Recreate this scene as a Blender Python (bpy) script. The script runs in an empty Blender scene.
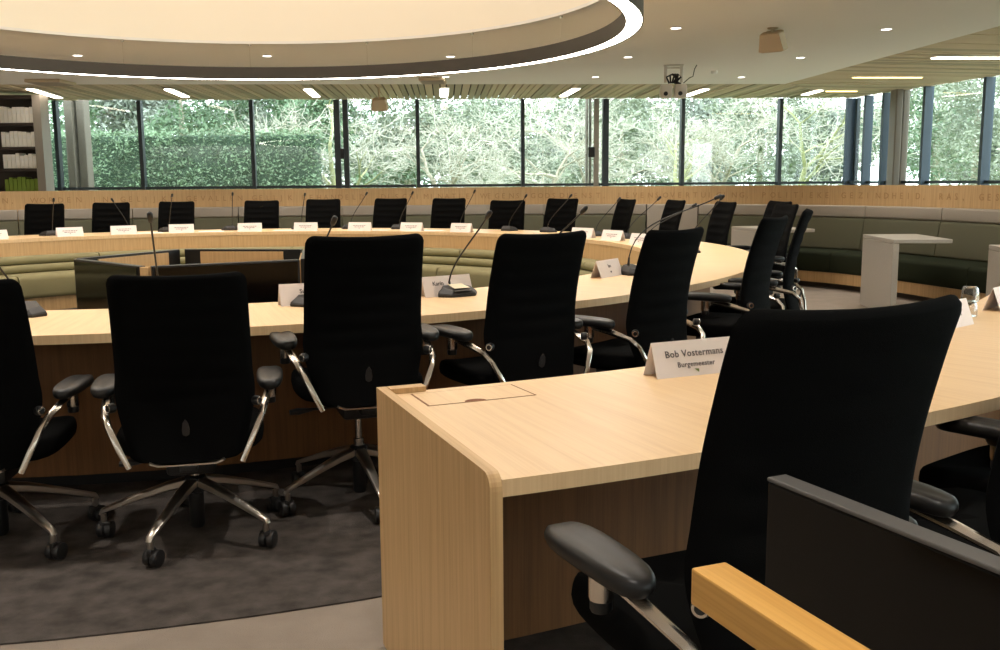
import bpy, bmesh, math, random
from math import sin, cos, pi, radians as R, sqrt, atan2, hypot
from mathutils import Vector, Matrix, noise
random.seed(7)
scene = bpy.context.scene
col = scene.collection
H = 1.31                                   # eye height
CX, CY = -2.461, 8.116                     # centre of the round council table
CEIL = 2.91

# ------------------------------------------------------------------ helpers
def lin(c):
    return tuple(((v/255)/12.92 if v/255 <= .04045 else ((v/255+.055)/1.055)**2.4) for v in c)

class MB:
    """collects shapes, builds ONE mesh object"""
    def __init__(s): s.v = []; s.f = []; s.uv = {}
    def add(s, vs, fs, uvs=None):
        o = len(s.v); s.v += [tuple(p) for p in vs]
        for i, f in enumerate(fs):
            if uvs: s.uv[len(s.f)] = uvs[i]
            s.f.append(tuple(j+o for j in f))
        return s
    def box(s, x0, x1, y0, y1, z0, z1, M=None):
        vs = [Vector(p) for p in ((x0,y0,z0),(x1,y0,z0),(x1,y1,z0),(x0,y1,z0),(x0,y0,z1),(x1,y0,z1),(x1,y1,z1),(x0,y1,z1))]
        if M: vs = [M @ p for p in vs]
        return s.add(vs, [(0,3,2,1),(4,5,6,7),(0,1,5,4),(1,2,6,5),(2,3,7,6),(3,0,4,7)])
    def rbox(s, x0, x1, y0, y1, z0, z1, r=.01, seg=2, M=None):
        bm = bmesh.new(); bmesh.ops.create_cube(bm, size=1)
        for v in bm.verts:
            v.co = Vector((x0+(v.co.x+.5)*(x1-x0), y0+(v.co.y+.5)*(y1-y0), z0+(v.co.z+.5)*(z1-z0)))
        bmesh.ops.bevel(bm, geom=bm.edges[:], offset=r, segments=seg, profile=.5, affect='EDGES')
        bm.verts.index_update()
        vs = [v.co.copy() for v in bm.verts]
        if M: vs = [M @ p for p in vs]
        s.add(vs, [[v.index for v in f.verts] for f in bm.faces]); bm.free(); return s
    def prism(s, pts, z0, z1, M=None):
        n = len(pts)
        vs = [Vector((p[0], p[1], z0)) for p in pts] + [Vector((p[0], p[1], z1)) for p in pts]
        if M: vs = [M @ p for p in vs]
        return s.add(vs, [tuple(range(n-1,-1,-1)), tuple(range(n,2*n))] + [(i,(i+1)%n,n+(i+1)%n,n+i) for i in range(n)])
    def loft(s, loops, cap=True, M=None, closed=False):
        n = len(loops[0]); vs = [Vector(p) for l in loops for p in l]; fs = []
        if M: vs = [M @ p for p in vs]
        m = len(loops)
        for a in range(m if closed else m-1):
            b = (a+1) % m
            for i in range(n):
                j = (i+1) % n; fs.append((a*n+i, a*n+j, b*n+j, b*n+i))
        if cap and not closed:
            fs.append(tuple(range(n-1,-1,-1))); fs.append(tuple((m-1)*n+i for i in range(n)))
        return s.add(vs, fs)
    def tube(s, path, rad, n=8, M=None):
        path = [Vector(p) for p in path]
        rads = rad if isinstance(rad, (list, tuple)) else [rad]*len(path)
        loops = []; up = None
        for i, p in enumerate(path):
            t = (path[min(i+1,len(path)-1)] - path[max(i-1,0)]).normalized()
            if up is None:
                up = Vector((0,0,1)) if abs(t.z) < .9 else Vector((1,0,0))
            a = t.cross(up).normalized(); up = a.cross(t).normalized()
            loops.append([p + (a*cos(2*pi*k/n) + up*sin(2*pi*k/n))*rads[i] for k in range(n)])
        return s.loft(loops, True, M)
    def bar(s, path, w, h, up=(0,0,1), M=None):
        """flat bar, width w sideways, h along up; w/h may be lists"""
        path = [Vector(p) for p in path]; loops = []; up0 = Vector(up)
        ws = w if isinstance(w,(list,tuple)) else [w]*len(path); hs = h if isinstance(h,(list,tuple)) else [h]*len(path)
        for i, p in enumerate(path):
            t = (path[min(i+1,len(path)-1)] - path[max(i-1,0)]).normalized()
            a = t.cross(up0).normalized(); u = a.cross(t).normalized()
            W, Hh = ws[i]/2, hs[i]/2
            loops.append([p+a*(W*q)+u*(Hh*r_) for q, r_ in ((-1,-.6),(-.6,-1),(.6,-1),(1,-.6),(1,.6),(.6,1),(-.6,1),(-1,.6))])
        return s.loft(loops, True, M)
    def lathe(s, prof, n=20, M=None):
        loops = [[(r*cos(2*pi*k/n), r*sin(2*pi*k/n), z) for k in range(n)] for r, z in prof]
        return s.loft(loops, True, M)
    def arc(s, r0, r1, z0, z1, a0, a1, n, c=(CX,CY), full=False):
        """annular sector; angles in degrees from the direction of the camera, + to the right"""
        vs = []; fs = []; uv = []
        for k in range(n+1):
            t = R(a0+(a1-a0)*k/n); sx, cy = sin(t), -cos(t)
            for r_, z in ((r0,z0),(r1,z0),(r1,z1),(r0,z1)):
                vs.append((c[0]+r_*sx, c[1]+r_*cy, z))
        for k in range(n):
            A = k*4; B = A+4
            ta = R(a0+(a1-a0)*k/n); tb = R(a0+(a1-a0)*(k+1)/n)
            for i in range(4):
                j = (i+1) % 4
                fs.append((A+i, A+j, B+j, B+i))
                rz = [(r0,z0),(r1,z0),(r1,z1),(r0,z1)]; rm = (r0+r1)/2
                def U(q, t):
                    r_, z = rz[q]
                    return (t*rm, r_) if i in (0,2) else (t*r_, z)
                uv.append([U(i,ta), U(j,ta), U(j,tb), U(i,tb)])
        if not full:
            fs.append((3,2,1,0)); uv.append([(r0,z1),(r1,z1),(r1,z0),(r0,z0)])
            e = n*4; fs.append((e,e+1,e+2,e+3)); uv.append([(r0,z0),(r1,z0),(r1,z1),(r0,z1)])
        return s.add(vs, fs, uv)
    def text(s, body, size, M, depth=.001, align='CENTER', spacing=1.0, fn=None, bold=0.0):
        cu = bpy.data.curves.new('t', 'FONT'); cu.body = body; cu.size = size; cu.extrude = depth/2; cu.offset = bold*size
        cu.align_x = align; cu.align_y = 'CENTER'; cu.resolution_u = 2; cu.space_character = spacing
        ob = bpy.data.objects.new('t', cu); col.objects.link(ob)
        dg = bpy.context.evaluated_depsgraph_get(); dg.update()
        me = bpy.data.meshes.new_from_object(ob.evaluated_get(dg))
        vs = [v.co.copy() for v in me.vertices]; fs = [tuple(p.vertices) for p in me.polygons]
        bpy.data.objects.remove(ob); bpy.data.meshes.remove(me); bpy.data.curves.remove(cu)
        vs = [fn(p) for p in vs] if fn else [M @ p for p in vs]
        return s.add(vs, fs)
    def mesh(s, name, mat, smooth=None, grain='z', fixn=True):
        me = bpy.data.meshes.new(name)
        me.from_pydata(s.v, [], s.f); me.update()
        if fixn:
            bm = bmesh.new(); bm.from_mesh(me); bm.faces.ensure_lookup_table()
            bmesh.ops.recalc_face_normals(bm, faces=bm.faces[:])
            bm.to_mesh(me); bm.free()
        uvl = me.uv_layers.new(name='UVMap')
        for p in me.polygons:
            n = p.normal; cu = s.uv.get(p.index)
            src = s.f[p.index]
            for li in p.loop_indices:
                vi = me.loops[li].vertex_index; co = me.vertices[vi].co
                if cu: uv = cu[src.index(vi)]
                elif abs(n.z) > .7: uv = (co.x, co.y) if grain != 'x' else (co.y, co.x)
                elif abs(n.x) > abs(n.y): uv = (co.y, co.z) if grain == 'z' else (co.z, co.y)
                else: uv = (co.x, co.z) if grain == 'z' else (co.z, co.x)
                uvl.data[li].uv = uv
        if mat: me.materials.append(mat)
        if smooth is not None:
            for p in me.polygons: p.use_smooth = True
            me.set_sharp_from_angle(angle=R(smooth))
        return me
    def build(s, name, mat, parent=None, smooth=None, grain='z', at=None, **kw):
        me = s.mesh(name, mat, smooth, grain)
        o = bpy.data.objects.new(name, me); col.objects.link(o)
        if parent: o.parent = parent
        if at: o.location = at
        for k, v in kw.items(): o[k] = v
        return o

def tag(o, label, cat, group=None):
    o['label'] = label; o['category'] = cat
    if group: o['group'] = group
    return o
def empty(name, loc=(0,0,0), rz=0):
    o = bpy.data.objects.new(name, None); col.objects.link(o); o.location = loc; o.rotation_euler = (0,0,rz)
    o.empty_display_size = .1
    return o
def struct(o): o['kind'] = 'structure'; return o
def copy_tree(o, parent=None):
    c = o.copy(); col.objects.link(c)
    if parent: c.parent = parent
    for ch in list(o.children): copy_tree(ch, c)
    return c
def pol(t, r): t = R(t); return CX + r*sin(t), CY - r*cos(t)
def T(x, y, z, rz=0): return Matrix.Translation((x,y,z)) @ Matrix.Rotation(rz, 4, 'Z')

# ------------------------------------------------------------------ materials
def mat(name, rgb, rough=.6, metal=0, spec=.5, noise_amt=0, noise_scale=30, bump=0, bscale=200, emit=None, es=1):
    m = bpy.data.materials.new(name); m.use_nodes = True; nt = m.node_tree; b = nt.nodes['Principled BSDF']
    c = lin(rgb)
    b.inputs['Base Color'].default_value = (*c, 1); b.inputs['Roughness'].default_value = rough
    b.inputs['Metallic'].default_value = metal; b.inputs['Specular IOR Level'].default_value = spec
    tc = nt.nodes.new('ShaderNodeTexCoord')
    if noise_amt:
        n = nt.nodes.new('ShaderNodeTexNoise'); n.inputs['Scale'].default_value = noise_scale; n.inputs['Detail'].default_value = 5
        nt.links.new(tc.outputs['Object'], n.inputs['Vector'])
        r = nt.nodes.new('ShaderNodeValToRGB'); r.color_ramp.elements[0].position = .3; r.color_ramp.elements[1].position = .7
        r.color_ramp.elements[0].color = (*[v*(1-noise_amt) for v in c], 1); r.color_ramp.elements[1].color = (*[min(1, v*(1+noise_amt)) for v in c], 1)
        nt.links.new(n.outputs['Fac'], r.inputs['Fac']); nt.links.new(r.outputs['Color'], b.inputs['Base Color'])
    if bump:
        n2 = nt.nodes.new('ShaderNodeTexNoise'); n2.inputs['Scale'].default_value = bscale; n2.inputs['Detail'].default_value = 3
        nt.links.new(tc.outputs['Object'], n2.inputs['Vector'])
        bp = nt.nodes.new('ShaderNodeBump'); bp.inputs['Strength'].default_value = bump; bp.inputs['Distance'].default_value = .01
        nt.links.new(n2.outputs['Fac'], bp.inputs['Height']); nt.links.new(bp.outputs['Normal'], b.inputs['Normal'])
    if emit:
        b.inputs['Emission Color'].default_value = (*lin(emit), 1); b.inputs['Emission Strength'].default_value = es
    return m

def wood(name, light, dark, rough=.4, su=45, sv=1.6):
    """fine straight grained veneer, grain along V of the UV map"""
    m = bpy.data.materials.new(name); m.use_nodes = True; nt = m.node_tree; b = nt.nodes['Principled BSDF']
    tc = nt.nodes.new('ShaderNodeTexCoord'); mp = nt.nodes.new('ShaderNodeMapping')
    mp.inputs['Scale'].default_value = (su, sv, 1); nt.links.new(tc.outputs['UV'], mp.inputs['Vector'])
    n = nt.nodes.new('ShaderNodeTexNoise'); n.inputs['Scale'].default_value = 1; n.inputs['Detail'].default_value = 6; n.inputs['Distortion'].default_value = .4
    nt.links.new(mp.outputs['Vector'], n.inputs['Vector'])
    mp2 = nt.nodes.new('ShaderNodeMapping'); mp2.inputs['Scale'].default_value = (su*5, sv*2, 1); nt.links.new(tc.outputs['UV'], mp2.inputs['Vector'])
    n2 = nt.nodes.new('ShaderNodeTexNoise'); n2.inputs['Scale'].default_value = 1; n2.inputs['Detail'].default_value = 2
    nt.links.new(mp2.outputs['Vector'], n2.inputs['Vector'])
    ad = nt.nodes.new('ShaderNodeMath'); ad.operation = 'MULTIPLY_ADD'; ad.inputs[1].default_value = .45
    nt.links.new(n2.outputs['Fac'], ad.inputs[0])
    sc = nt.nodes.new('ShaderNodeMath'); sc.operation = 'MULTIPLY'; sc.inputs[1].default_value = .62
    nt.links.new(n.outputs['Fac'], sc.inputs[0]); nt.links.new(sc.outputs[0], ad.inputs[2])
    r = nt.nodes.new('ShaderNodeValToRGB'); r.color_ramp.elements[0].position = .36; r.color_ramp.elements[1].position = .62
    r.color_ramp.elements[0].color = (*lin(dark), 1); r.color_ramp.elements[1].color = (*lin(light), 1)
    nt.links.new(ad.outputs[0], r.inputs['Fac']); nt.links.new(r.outputs['Color'], b.inputs['Base Color'])
    b.inputs['Roughness'].default_value = rough; b.inputs['Specular IOR Level'].default_value = .4
    return m

M_oak = wood('light oak veneer', (232,199,154), (221,185,140), .42)
M_oakv = wood('oak panel veneer', (208,172,124), (188,151,104), .5)
M_oakd = wood('dark brown oak panel veneer', (132,90,52), (112,74,42), .5)  # darker brown veneer for the outer and modesty panels
M_beam = wood('honey oak', (215,165,90), (196,145,72), .4)
M_groove = mat('dark groove', (128,76,44), .8)
M_black = mat('black chair fabric', (9,9,9), .95, spec=.06, bump=.25, bscale=600)
M_pad = mat('black soft plastic', (19,18,18), .42, spec=.4)
M_plastic = mat('black plastic', (20,20,21), .45)
M_alu = mat('polished aluminium', (216,208,198), .24, metal=1)
M_alub = mat('satin aluminium', (206,198,188), .34, metal=1)
M_steel = mat('chrome steel', (190,186,180), .12, metal=1)
M_tab = mat('dark grey tag', (48,45,45), .6)
M_micb = mat('matt black microphone base', (34,32,32), .5)
M_caster = mat('caster rubber', (30,28,28), .45)
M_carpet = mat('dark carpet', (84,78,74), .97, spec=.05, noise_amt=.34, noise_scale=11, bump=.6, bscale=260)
M_carpetl = mat('beige carpet', (148,136,124), .97, spec=.05, noise_amt=.08, noise_scale=7, bump=.5, bscale=260)
M_plaster = mat('white plaster', (240,237,232), .9, spec=.1)
M_cream = mat('cream oculus wall', (250,242,226), .85, spec=.1)
M_hoop = mat('dark bronze hoop', (62,57,51), .55)
M_led = mat('led diffuser', (255,250,240), .5, emit=(255,246,234), es=15)
M_ledup = mat('led uplight', (255,250,240), .5, emit=(255,224,178), es=18)
M_lumin = mat('added fill glow', (255,240,220), .6, emit=(255,246,234), es=1.0)  # added glow to brighten the shaft and tables, no such lamp known
M_down = mat('downlight lens', (255,255,255), .5, emit=(255,246,234), es=5)
M_tube = mat('tube diffuser', (255,255,255), .5, emit=(255,240,220), es=7)
M_tubey = mat('warm tube diffuser', (255,240,190), .5, emit=(255,214,130), es=3)
M_downtrim = mat('downlight trim', (235,232,226), .5)
M_frame = mat('anthracite window frame', (44,52,58), .5)
M_frameb = mat('blue grey window fin', (48,64,80), .5)
M_gray = mat('grey steel post', (150,142,132), .5)
M_post = mat('backlit dark steel column', (112,102,90), .6)  # backlit darkness of the outside columns put into the colour
M_greyfab = mat('grey beige fabric', (168,158,146), .95, spec=.05, bump=.2, bscale=300)
M_olive = mat('olive grey fabric', (100,98,81), .95, spec=.05, bump=.25, bscale=300)
M_dkgreen = mat('very dark green fabric', (44,48,36), .95, spec=.05, bump=.25, bscale=300)
M_khaki = mat('khaki green upholstery', (134,128,96), .85, spec=.15, noise_amt=.04, noise_scale=6)
M_stone = mat('light grey composite', (168,160,148), .7, noise_amt=.05, noise_scale=90)
M_card = mat('white card', (238,228,224), .8, spec=.2)
M_paper = mat('white paper', (244,242,238), .8, spec=.2)
M_ink = mat('grey ink', (92,84,86), .9)
M_inkl = mat('pale ink', (150,140,140), .9)
M_inkg = mat('green ink', (120,140,80), .9)
M_screen = mat('glossy black screen', (6,5,5), .1, spec=.4)
M_bezel = mat('black bezel', (14,13,13), .35)
M_mstand = mat('satin black panel', (12,10,8), .24, spec=.22)
M_medge = mat('grey panel edge', (82,80,78), .45)
M_cream_label = mat('cream sticker', (246,232,200), .7)
M_slat = mat('timber ceiling slat', (204,184,154), .7)
M_slat2 = mat('grey green ceiling slat', (172,158,132), .7)
M_gapdark = mat('dark ceiling void', (30,27,22), .9)
M_speaker = mat('beige speaker shell', (196,176,148), .6)
M_projw = mat('white device shell', (216,206,194), .5)
M_wall = mat('off white wall', (214,206,194), .9)
M_shelfd = mat('dark brown shelf', (66,55,46), .7)
M_file = mat('white binder', (250,246,238), .7)
M_fileg = mat('green binder', (122,146,52), .7)
M_letter = mat('carved letter', (174,134,86), .6)
M_grass = mat('lawn', (96,120,66), .95, noise_amt=.3, noise_scale=2)
M_bark = mat('pale bark', (176,166,148), .9, noise_amt=.25, noise_scale=20)
M_twig = mat('pale twigs', (190,186,172), .9)
M_barkg = mat('mossy bark', (168,168,126), .9, noise_amt=.25, noise_scale=14)
M_leaf1 = mat('hedge leaf', (116,138,108), .6, noise_amt=.5, noise_scale=1.3)
M_leaf2 = mat('evergreen leaf', (112,136,106), .6, noise_amt=.45, noise_scale=.9)
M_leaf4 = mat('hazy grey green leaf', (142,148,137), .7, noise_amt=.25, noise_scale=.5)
M_leaf3 = mat('pale green leaf', (150,157,138), .6, noise_amt=.35, noise_scale=.9)
M_hedge = mat('hedge core', (58,78,60), .9)
M_water = None

def glass_pane():
    m = bpy.data.materials.new('window glass'); m.use_nodes = True; nt = m.node_tree; nt.nodes.clear()
    o = nt.nodes.new('ShaderNodeOutputMaterial'); mix = nt.nodes.new('ShaderNodeMixShader'); t = nt.nodes.new('ShaderNodeBsdfTransparent')
    g = nt.nodes.new('ShaderNodeBsdfGlossy'); g.inputs['Roughness'].default_value = .02
    ge = nt.nodes.new('ShaderNodeNewGeometry'); dp = nt.nodes.new('ShaderNodeVectorMath'); dp.operation = 'DOT_PRODUCT'
    nt.links.new(ge.outputs['Incoming'], dp.inputs[0]); nt.links.new(ge.outputs['Normal'], dp.inputs[1])
    ab = nt.nodes.new('ShaderNodeMath'); ab.operation = 'ABSOLUTE'; nt.links.new(dp.outputs['Value'], ab.inputs[0])
    om = nt.nodes.new('ShaderNodeMath'); om.operation = 'SUBTRACT'; om.inputs[0].default_value = 1; nt.links.new(ab.outputs[0], om.inputs[1])
    pw = nt.nodes.new('ShaderNodeMath'); pw.operation = 'POWER'; pw.inputs[1].default_value = 5; nt.links.new(om.outputs[0], pw.inputs[0])
    f = nt.nodes.new('ShaderNodeMath'); f.operation = 'MULTIPLY_ADD'; f.inputs[1].default_value = .95; f.inputs[2].default_value = .045; nt.links.new(pw.outputs[0], f.inputs[0])
    t.inputs['Color'].default_value = (.93,.97,.95,1)
    k = nt.nodes.new('ShaderNodeMath'); k.operation = 'MULTIPLY'; k.inputs[1].default_value = 1.0; k.use_clamp = True
    nt.links.new(f.outputs[0], k.inputs[0]); nt.links.new(k.outputs[0], mix.inputs[0])
    nt.links.new(t.outputs[0], mix.inputs[1]); nt.links.new(g.outputs[0], mix.inputs[2]); nt.links.new(mix.outputs[0], o.inputs[0])
    return m
M_glass = glass_pane()
M_tumbler = bpy.data.materials.new('clear glass'); M_tumbler.use_nodes = True
_b = M_tumbler.node_tree.nodes['Principled BSDF']; _b.inputs['Transmission Weight'].default_value = 1; _b.inputs['Roughness'].default_value = .02; _b.inputs['IOR'].default_value = 1.45

# ------------------------------------------------------------------ camera
f_px, pitch, roll = 972.84, .1460, -.0080
cam = bpy.data.cameras.new('camera'); co = bpy.data.objects.new('camera', cam); col.objects.link(co)
cam.sensor_width = 36; cam.lens = f_px*36/1000; cam.clip_start = .05; cam.clip_end = 300
X = Vector((1,0,0)); fw = Vector((0, cos(pitch), -sin(pitch))); dn = Vector((0, -sin(pitch), -cos(pitch)))
ix = X*cos(roll) + dn*(-sin(roll)); iy = X*sin(roll) + dn*cos(roll)       # image x (right), image y (down)
Mc = Matrix((( ix.x, -iy.x, -fw.x, 0), (ix.y, -iy.y, -fw.y, 0), (ix.z, -iy.z, -fw.z, H), (0,0,0,1)))
co.matrix_world = Mc
scene.camera = co
def ray(px, py):
    ux, vy = px-500, py-325; c_, s_ = cos(roll), sin(roll); u = c_*ux+s_*vy; v = -s_*ux+c_*vy
    return Vector((u, f_px*cos(pitch)-v*sin(pitch), -(v*cos(pitch)+f_px*sin(pitch))))
def proj(x, y, z):
    v = Mc.inverted() @ Vector((x, y, z)); return 500+f_px*v.x/-v.z, 325-f_px*v.y/-v.z

# ------------------------------------------------------------------ the room
BL, BR = (-12.0, 18.86), (7.1, 19.92)            # rear glazing line
RD = (sin(R(12)), -cos(R(12)))                    # direction of right glazing, towards the camera
RE = (BR[0]+RD[0]*24, BR[1]+RD[1]*24)
PL, PC = (-12.2, 15.6), (4.85, 16.86)           # far edge of the plaster ceiling, its corner
PE = (PC[0]+sin(R(4.6))*21, PC[1]-cos(R(4.6))*21)

# floor
m = MB(); m.add([(-12,-5,0),(11.5,-5,0),(11.5,21,0),(-12,21,0)], [(0,1,2,3)])
struct(m.build('floor', M_carpetl))
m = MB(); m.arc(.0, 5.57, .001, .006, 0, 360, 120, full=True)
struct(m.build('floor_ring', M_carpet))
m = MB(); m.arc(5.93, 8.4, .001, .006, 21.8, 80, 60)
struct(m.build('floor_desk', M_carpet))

# plaster ceiling with the round opening
def ray_poly(a, poly):
    d = (cos(a), sin(a)); best = None
    for i in range(len(poly)):
        p, q = poly[i], poly[(i+1) % len(poly)]
        ex, ey = q[0]-p[0], q[1]-p[1]; den = d[0]*ey - d[1]*ex
        if abs(den) < 1e-9: continue
        t = ((p[0]-CX)*ey - (p[1]-CY)*ex)/den; u = ((p[0]-CX)*d[1] - (p[1]-CY)*d[0])/den
        if t > 0 and -1e-6 <= u <= 1+1e-6 and (best is None or t < best): best = t
    return CX + best*d[0], CY + best*d[1]
OR = 3.50
poly = [PL, PC, PE, (-12.2, -4.2)]
angs = sorted([2*pi*k/144 for k in range(144)] + [atan2(p[1]-CY, p[0]-CX) % (2*pi) for p in poly])
m = MB(); vs = []; fs = []
for a in angs:
    x, y = ray_poly(a, poly); cx, cy = CX+OR*cos(a), CY+OR*sin(a)
    vs += [(cx,cy,CEIL), (x,y,CEIL), (x,y,CEIL+.03), (cx,cy,CEIL+.03)]
n = len(angs)
for k in range(n):
    A = 4*k; B = 4*((k+1) % n)
    for i in range(4): fs.append((A+i, A+(i+1)%4, B+(i+1)%4, B+i))
m.add(vs, fs); struct(m.build('ceiling', M_plaster))
# shaft of the round opening
m = MB(); m.arc(OR, OR+.05, CEIL+.03, CEIL+2.3, 0, 360, 144, full=True)
struct(m.build('wall_oculus', M_cream, smooth=40))
m = MB(); m.arc(0.0, OR+.05, CEIL+2.3, CEIL+2.34, 0, 360, 96, full=True)
struct(m.build('ceiling_oculus_fill', M_lumin))  # unseen cap of the shaft, made to glow as fill light
# slatted timber ceiling: slats square to each glazing
def lerp(a, b, t): return (a[0]+(b[0]-a[0])*t, a[1]+(b[1]-a[1])*t)
def cross_line(p, d, a, b):
    ex, ey = b[0]-a[0], b[1]-a[1]; den = d[0]*ey - d[1]*ex
    t = ((a[0]-p[0])*ey - (a[1]-p[1])*ex)/den
    return (p[0]+d[0]*t, p[1]+d[1]*t)
ma = MB(); mb_ = MB(); L = hypot(BR[0]-BL[0], BR[1]-BL[1]); pitch_s = .135
wd = ((BR[0]-BL[0])/L, (BR[1]-BL[1])/L); nd = (wd[1], -wd[0])
def slat(mm, q0, q1, q2, q3, z):
    vs = [(*q, z) for q in (q0,q1,q2,q3)] + [(*q, z+.03) for q in (q0,q1,q2,q3)]
    mm.add(vs, [(0,3,2,1),(4,5,6,7),(0,1,5,4),(1,2,6,5),(2,3,7,6),(3,0,4,7)])
k = 0; s_ = 0
def rear_end(p):
    q = cross_line(p, nd, PL, PC)
    if q[0] > PC[0]: q = cross_line(p, nd, PC, BR)
    return q
while s_ < L:
    w = random.choice([.085,.105,.12]); a = (BL[0]+wd[0]*s_, BL[1]+wd[1]*s_); s2 = min(L-.001, s_+w); b = (BL[0]+wd[0]*s2, BL[1]+wd[1]*s2)
    slat(random.choice([ma, ma, mb_]), a, b, rear_end(b), rear_end(a), CEIL+.006+random.choice([0,.008,.015]))
    s_ += w + .022
s_ = 0; rn = (RD[1], -RD[0])
def right_end(p):
    q = cross_line(p, rn, PC, PE)
    if q[1] > PC[1]: q = cross_line(p, rn, PC, BR)
    return q
while s_ < 23.4:
    w = random.choice([.1,.12,.14]); a = (BR[0]+RD[0]*s_, BR[1]+RD[1]*s_); b = (BR[0]+RD[0]*(s_+w), BR[1]+RD[1]*(s_+w))
    slat(random.choice([ma, ma, mb_]), a, b, right_end(b), right_end(a), CEIL+.006+random.choice([0,.006,.01]))
    s_ += w + .016
struct(ma.build('ceiling_slats', M_slat)); struct(mb_.build('ceiling_slats', M_slat2))
m = MB(); m.prism([PL, BL, BR, RE, PE, PC], CEIL+.08, CEIL+.1)
struct(m.build('ceiling_void', M_gapdark))

# solid walls out of view
m = MB(); m.box(-12.3,-12.1,-5,19.5,0,CEIL+.1); struct(m.build('wall_left', M_wall))
m = MB(); m.box(-12.3,11.6,-5,-4.8,0,CEIL+.1); struct(m.build('wall_behind', M_wall))
# glazing: one window per bay
def bay(n, a, b, fin=.12, mat_f=M_frame, wide=.062, last=False):
    """a,b: floor points of the two mullions"""
    d = Vector((b[0]-a[0], b[1]-a[1], 0)); ln = d.length; rz = atan2(d.y, d.x); Mt = T(a[0], a[1], 0, rz)
    g = MB(); g.box(0, ln, -.006, .006, .06, CEIL, Mt)
    o = struct(g.build('window_%d' % n, M_glass))
    fr = MB()
    fr.box(-wide/2, wide/2, -fin, .04, 0, CEIL, Mt)
    if last: fr.box(ln-wide/2, ln+wide/2, -fin, .04, 0, CEIL, Mt)
    fr.build('window_frame', mat_f, o)
    fr = MB(); fr.box(wide/2, ln-wide/2, -.05, .03, 1.222, 1.272, Mt); fr.box(wide/2, ln-wide/2, -.05, .03, 0, .09, Mt)
    fr.build('transom', M_frame, o)
def on_rear(px):      # where the viewing ray through image column px meets the rear glazing
    d_ = ray(px, 145); return cross_line((0,0), (d_.x,d_.y), BL, BR)
def on_right(px):
    d_ = ray(px, 145); return cross_line((0,0), (d_.x,d_.y), BR, RE)
cols_ = [59, 142.5, 253.5, 338, 418, 522.5, 605, 681.5, 778.5, 855]
n = 1
bay(n, (-11.9, 18.87), on_rear(59), last=False); n += 1
for i in range(len(cols_)-1):
    bay(n, on_rear(cols_[i]), on_rear(cols_[i+1]), wide=.11 if cols_[i] in (338, 605) else .07, last=(i == len(cols_)-2)); n += 1
rc = [869, 887, 928, 988]
pts = [BR] + [on_right(p) for p in rc]
step = Vector((RD[0], RD[1]))*1.7
while pts[-1][1] > -3: pts.append((pts[-1][0]+step.x, pts[-1][1]+step.y))
for i in range(len(pts)-1):
    bay(n, pts[i], pts[i+1], fin=.13, mat_f=M_frameb, wide=.07); n += 1
# slim door leaves standing beside two of the mullions
for i, px in enumerate((346.5, 596)):
    x, y = on_rear(px)
    m = MB(); m.box(-.05,.05,-.07,.02,0,CEIL, T(x,y,0)); o = struct(m.build('door_%d' % (i+1), M_gray if i else M_frame))
    h = MB(); h.rbox(-.16,-.03,-.12,-.05,1.78,1.98,.015,2, T(x,y,0)); h.build('door_closer', M_plastic, o)
# steel columns outside
for px, w, y in ((78,.36,19.9),(588.5,.12,20.1),(899,.30,18.2)):
    d_ = ray(px,145); x = d_.x/d_.y*y
    m = MB(); m.rbox(x-w/2, x-.02, y-.15, y+.15, -.2, 3.4, .02); m.rbox(x+.02, x+w/2, y-.05, y+.25, -.2, 3.4, .02); o = struct(m.build('trim_%d' % (1+[78,588.5,899].index(px)), M_post))

x, y = on_rear(49); struct(MB().rbox(x-.09,x+.09,y-.35,y-.15,0,CEIL-.001,.01).build('trim_4', M_frame))
# ------------------------------------------------------------------ built-in shelf with binders (left)
t = tag(empty('bookcase', (-8.62,17.2,0)), 'tall built-in bookcase of white and green binders left of the windows', 'bookcase')
m = MB()
m.box(-1.6,.62,.31,.34,0,2.86)
for x, w_ in ((-1.6,.05),(.565,.14)): m.box(x,x+w_,-.01,.31,0,2.86)
m.build('cabinet_frame', M_gray, t)
rows = [(2.39, M_file, 'top shelf', .30), (1.98, M_file, 'second shelf down', .30), (1.61, M_file, 'third shelf down', .28), (1.21, M_fileg, 'lowest visible shelf', .27)]
for z, *_ in rows:
    m = MB(); m.box(-1.55,.57,.0,.31,z-.045,z); m.build('shelf', M_shelfd, t)
m = MB(); m.box(-1.55,.57,.0,.31,2.8,2.86); m.box(-1.55,.57,.28,.305,0,2.8); m.build('back_panel', M_shelfd, t)
ordn = ['first','second','third','fourth','fifth','sixth','seventh','eighth','ninth','tenth']
def make_binder(h, mt):
    b = MB(); b.rbox(-.034,.034,-.12,.12,0,h,.006); return b
for z, mt, rowname, h in rows:
    for i in range(8):
        hh = h*random.choice([.86,.9,.82,.94,.78])
        o = make_binder(hh, mt).build('binder', mt, at=(-8.62+.52-i*.074, 17.2+.15, z+.001))
        tag(o, '%s binder on the %s of the bookcase, %s from the right' % ('green' if mt is M_fileg else 'white', rowname, ordn[i]), 'binder', 'binders on the ' + rowname)
        if mt is M_fileg: continue
        r = MB(); r.box(-.02,.02,-.1225,-.1205,hh*.55,hh*.8); r.build('spine_label', M_paper, o)

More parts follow.
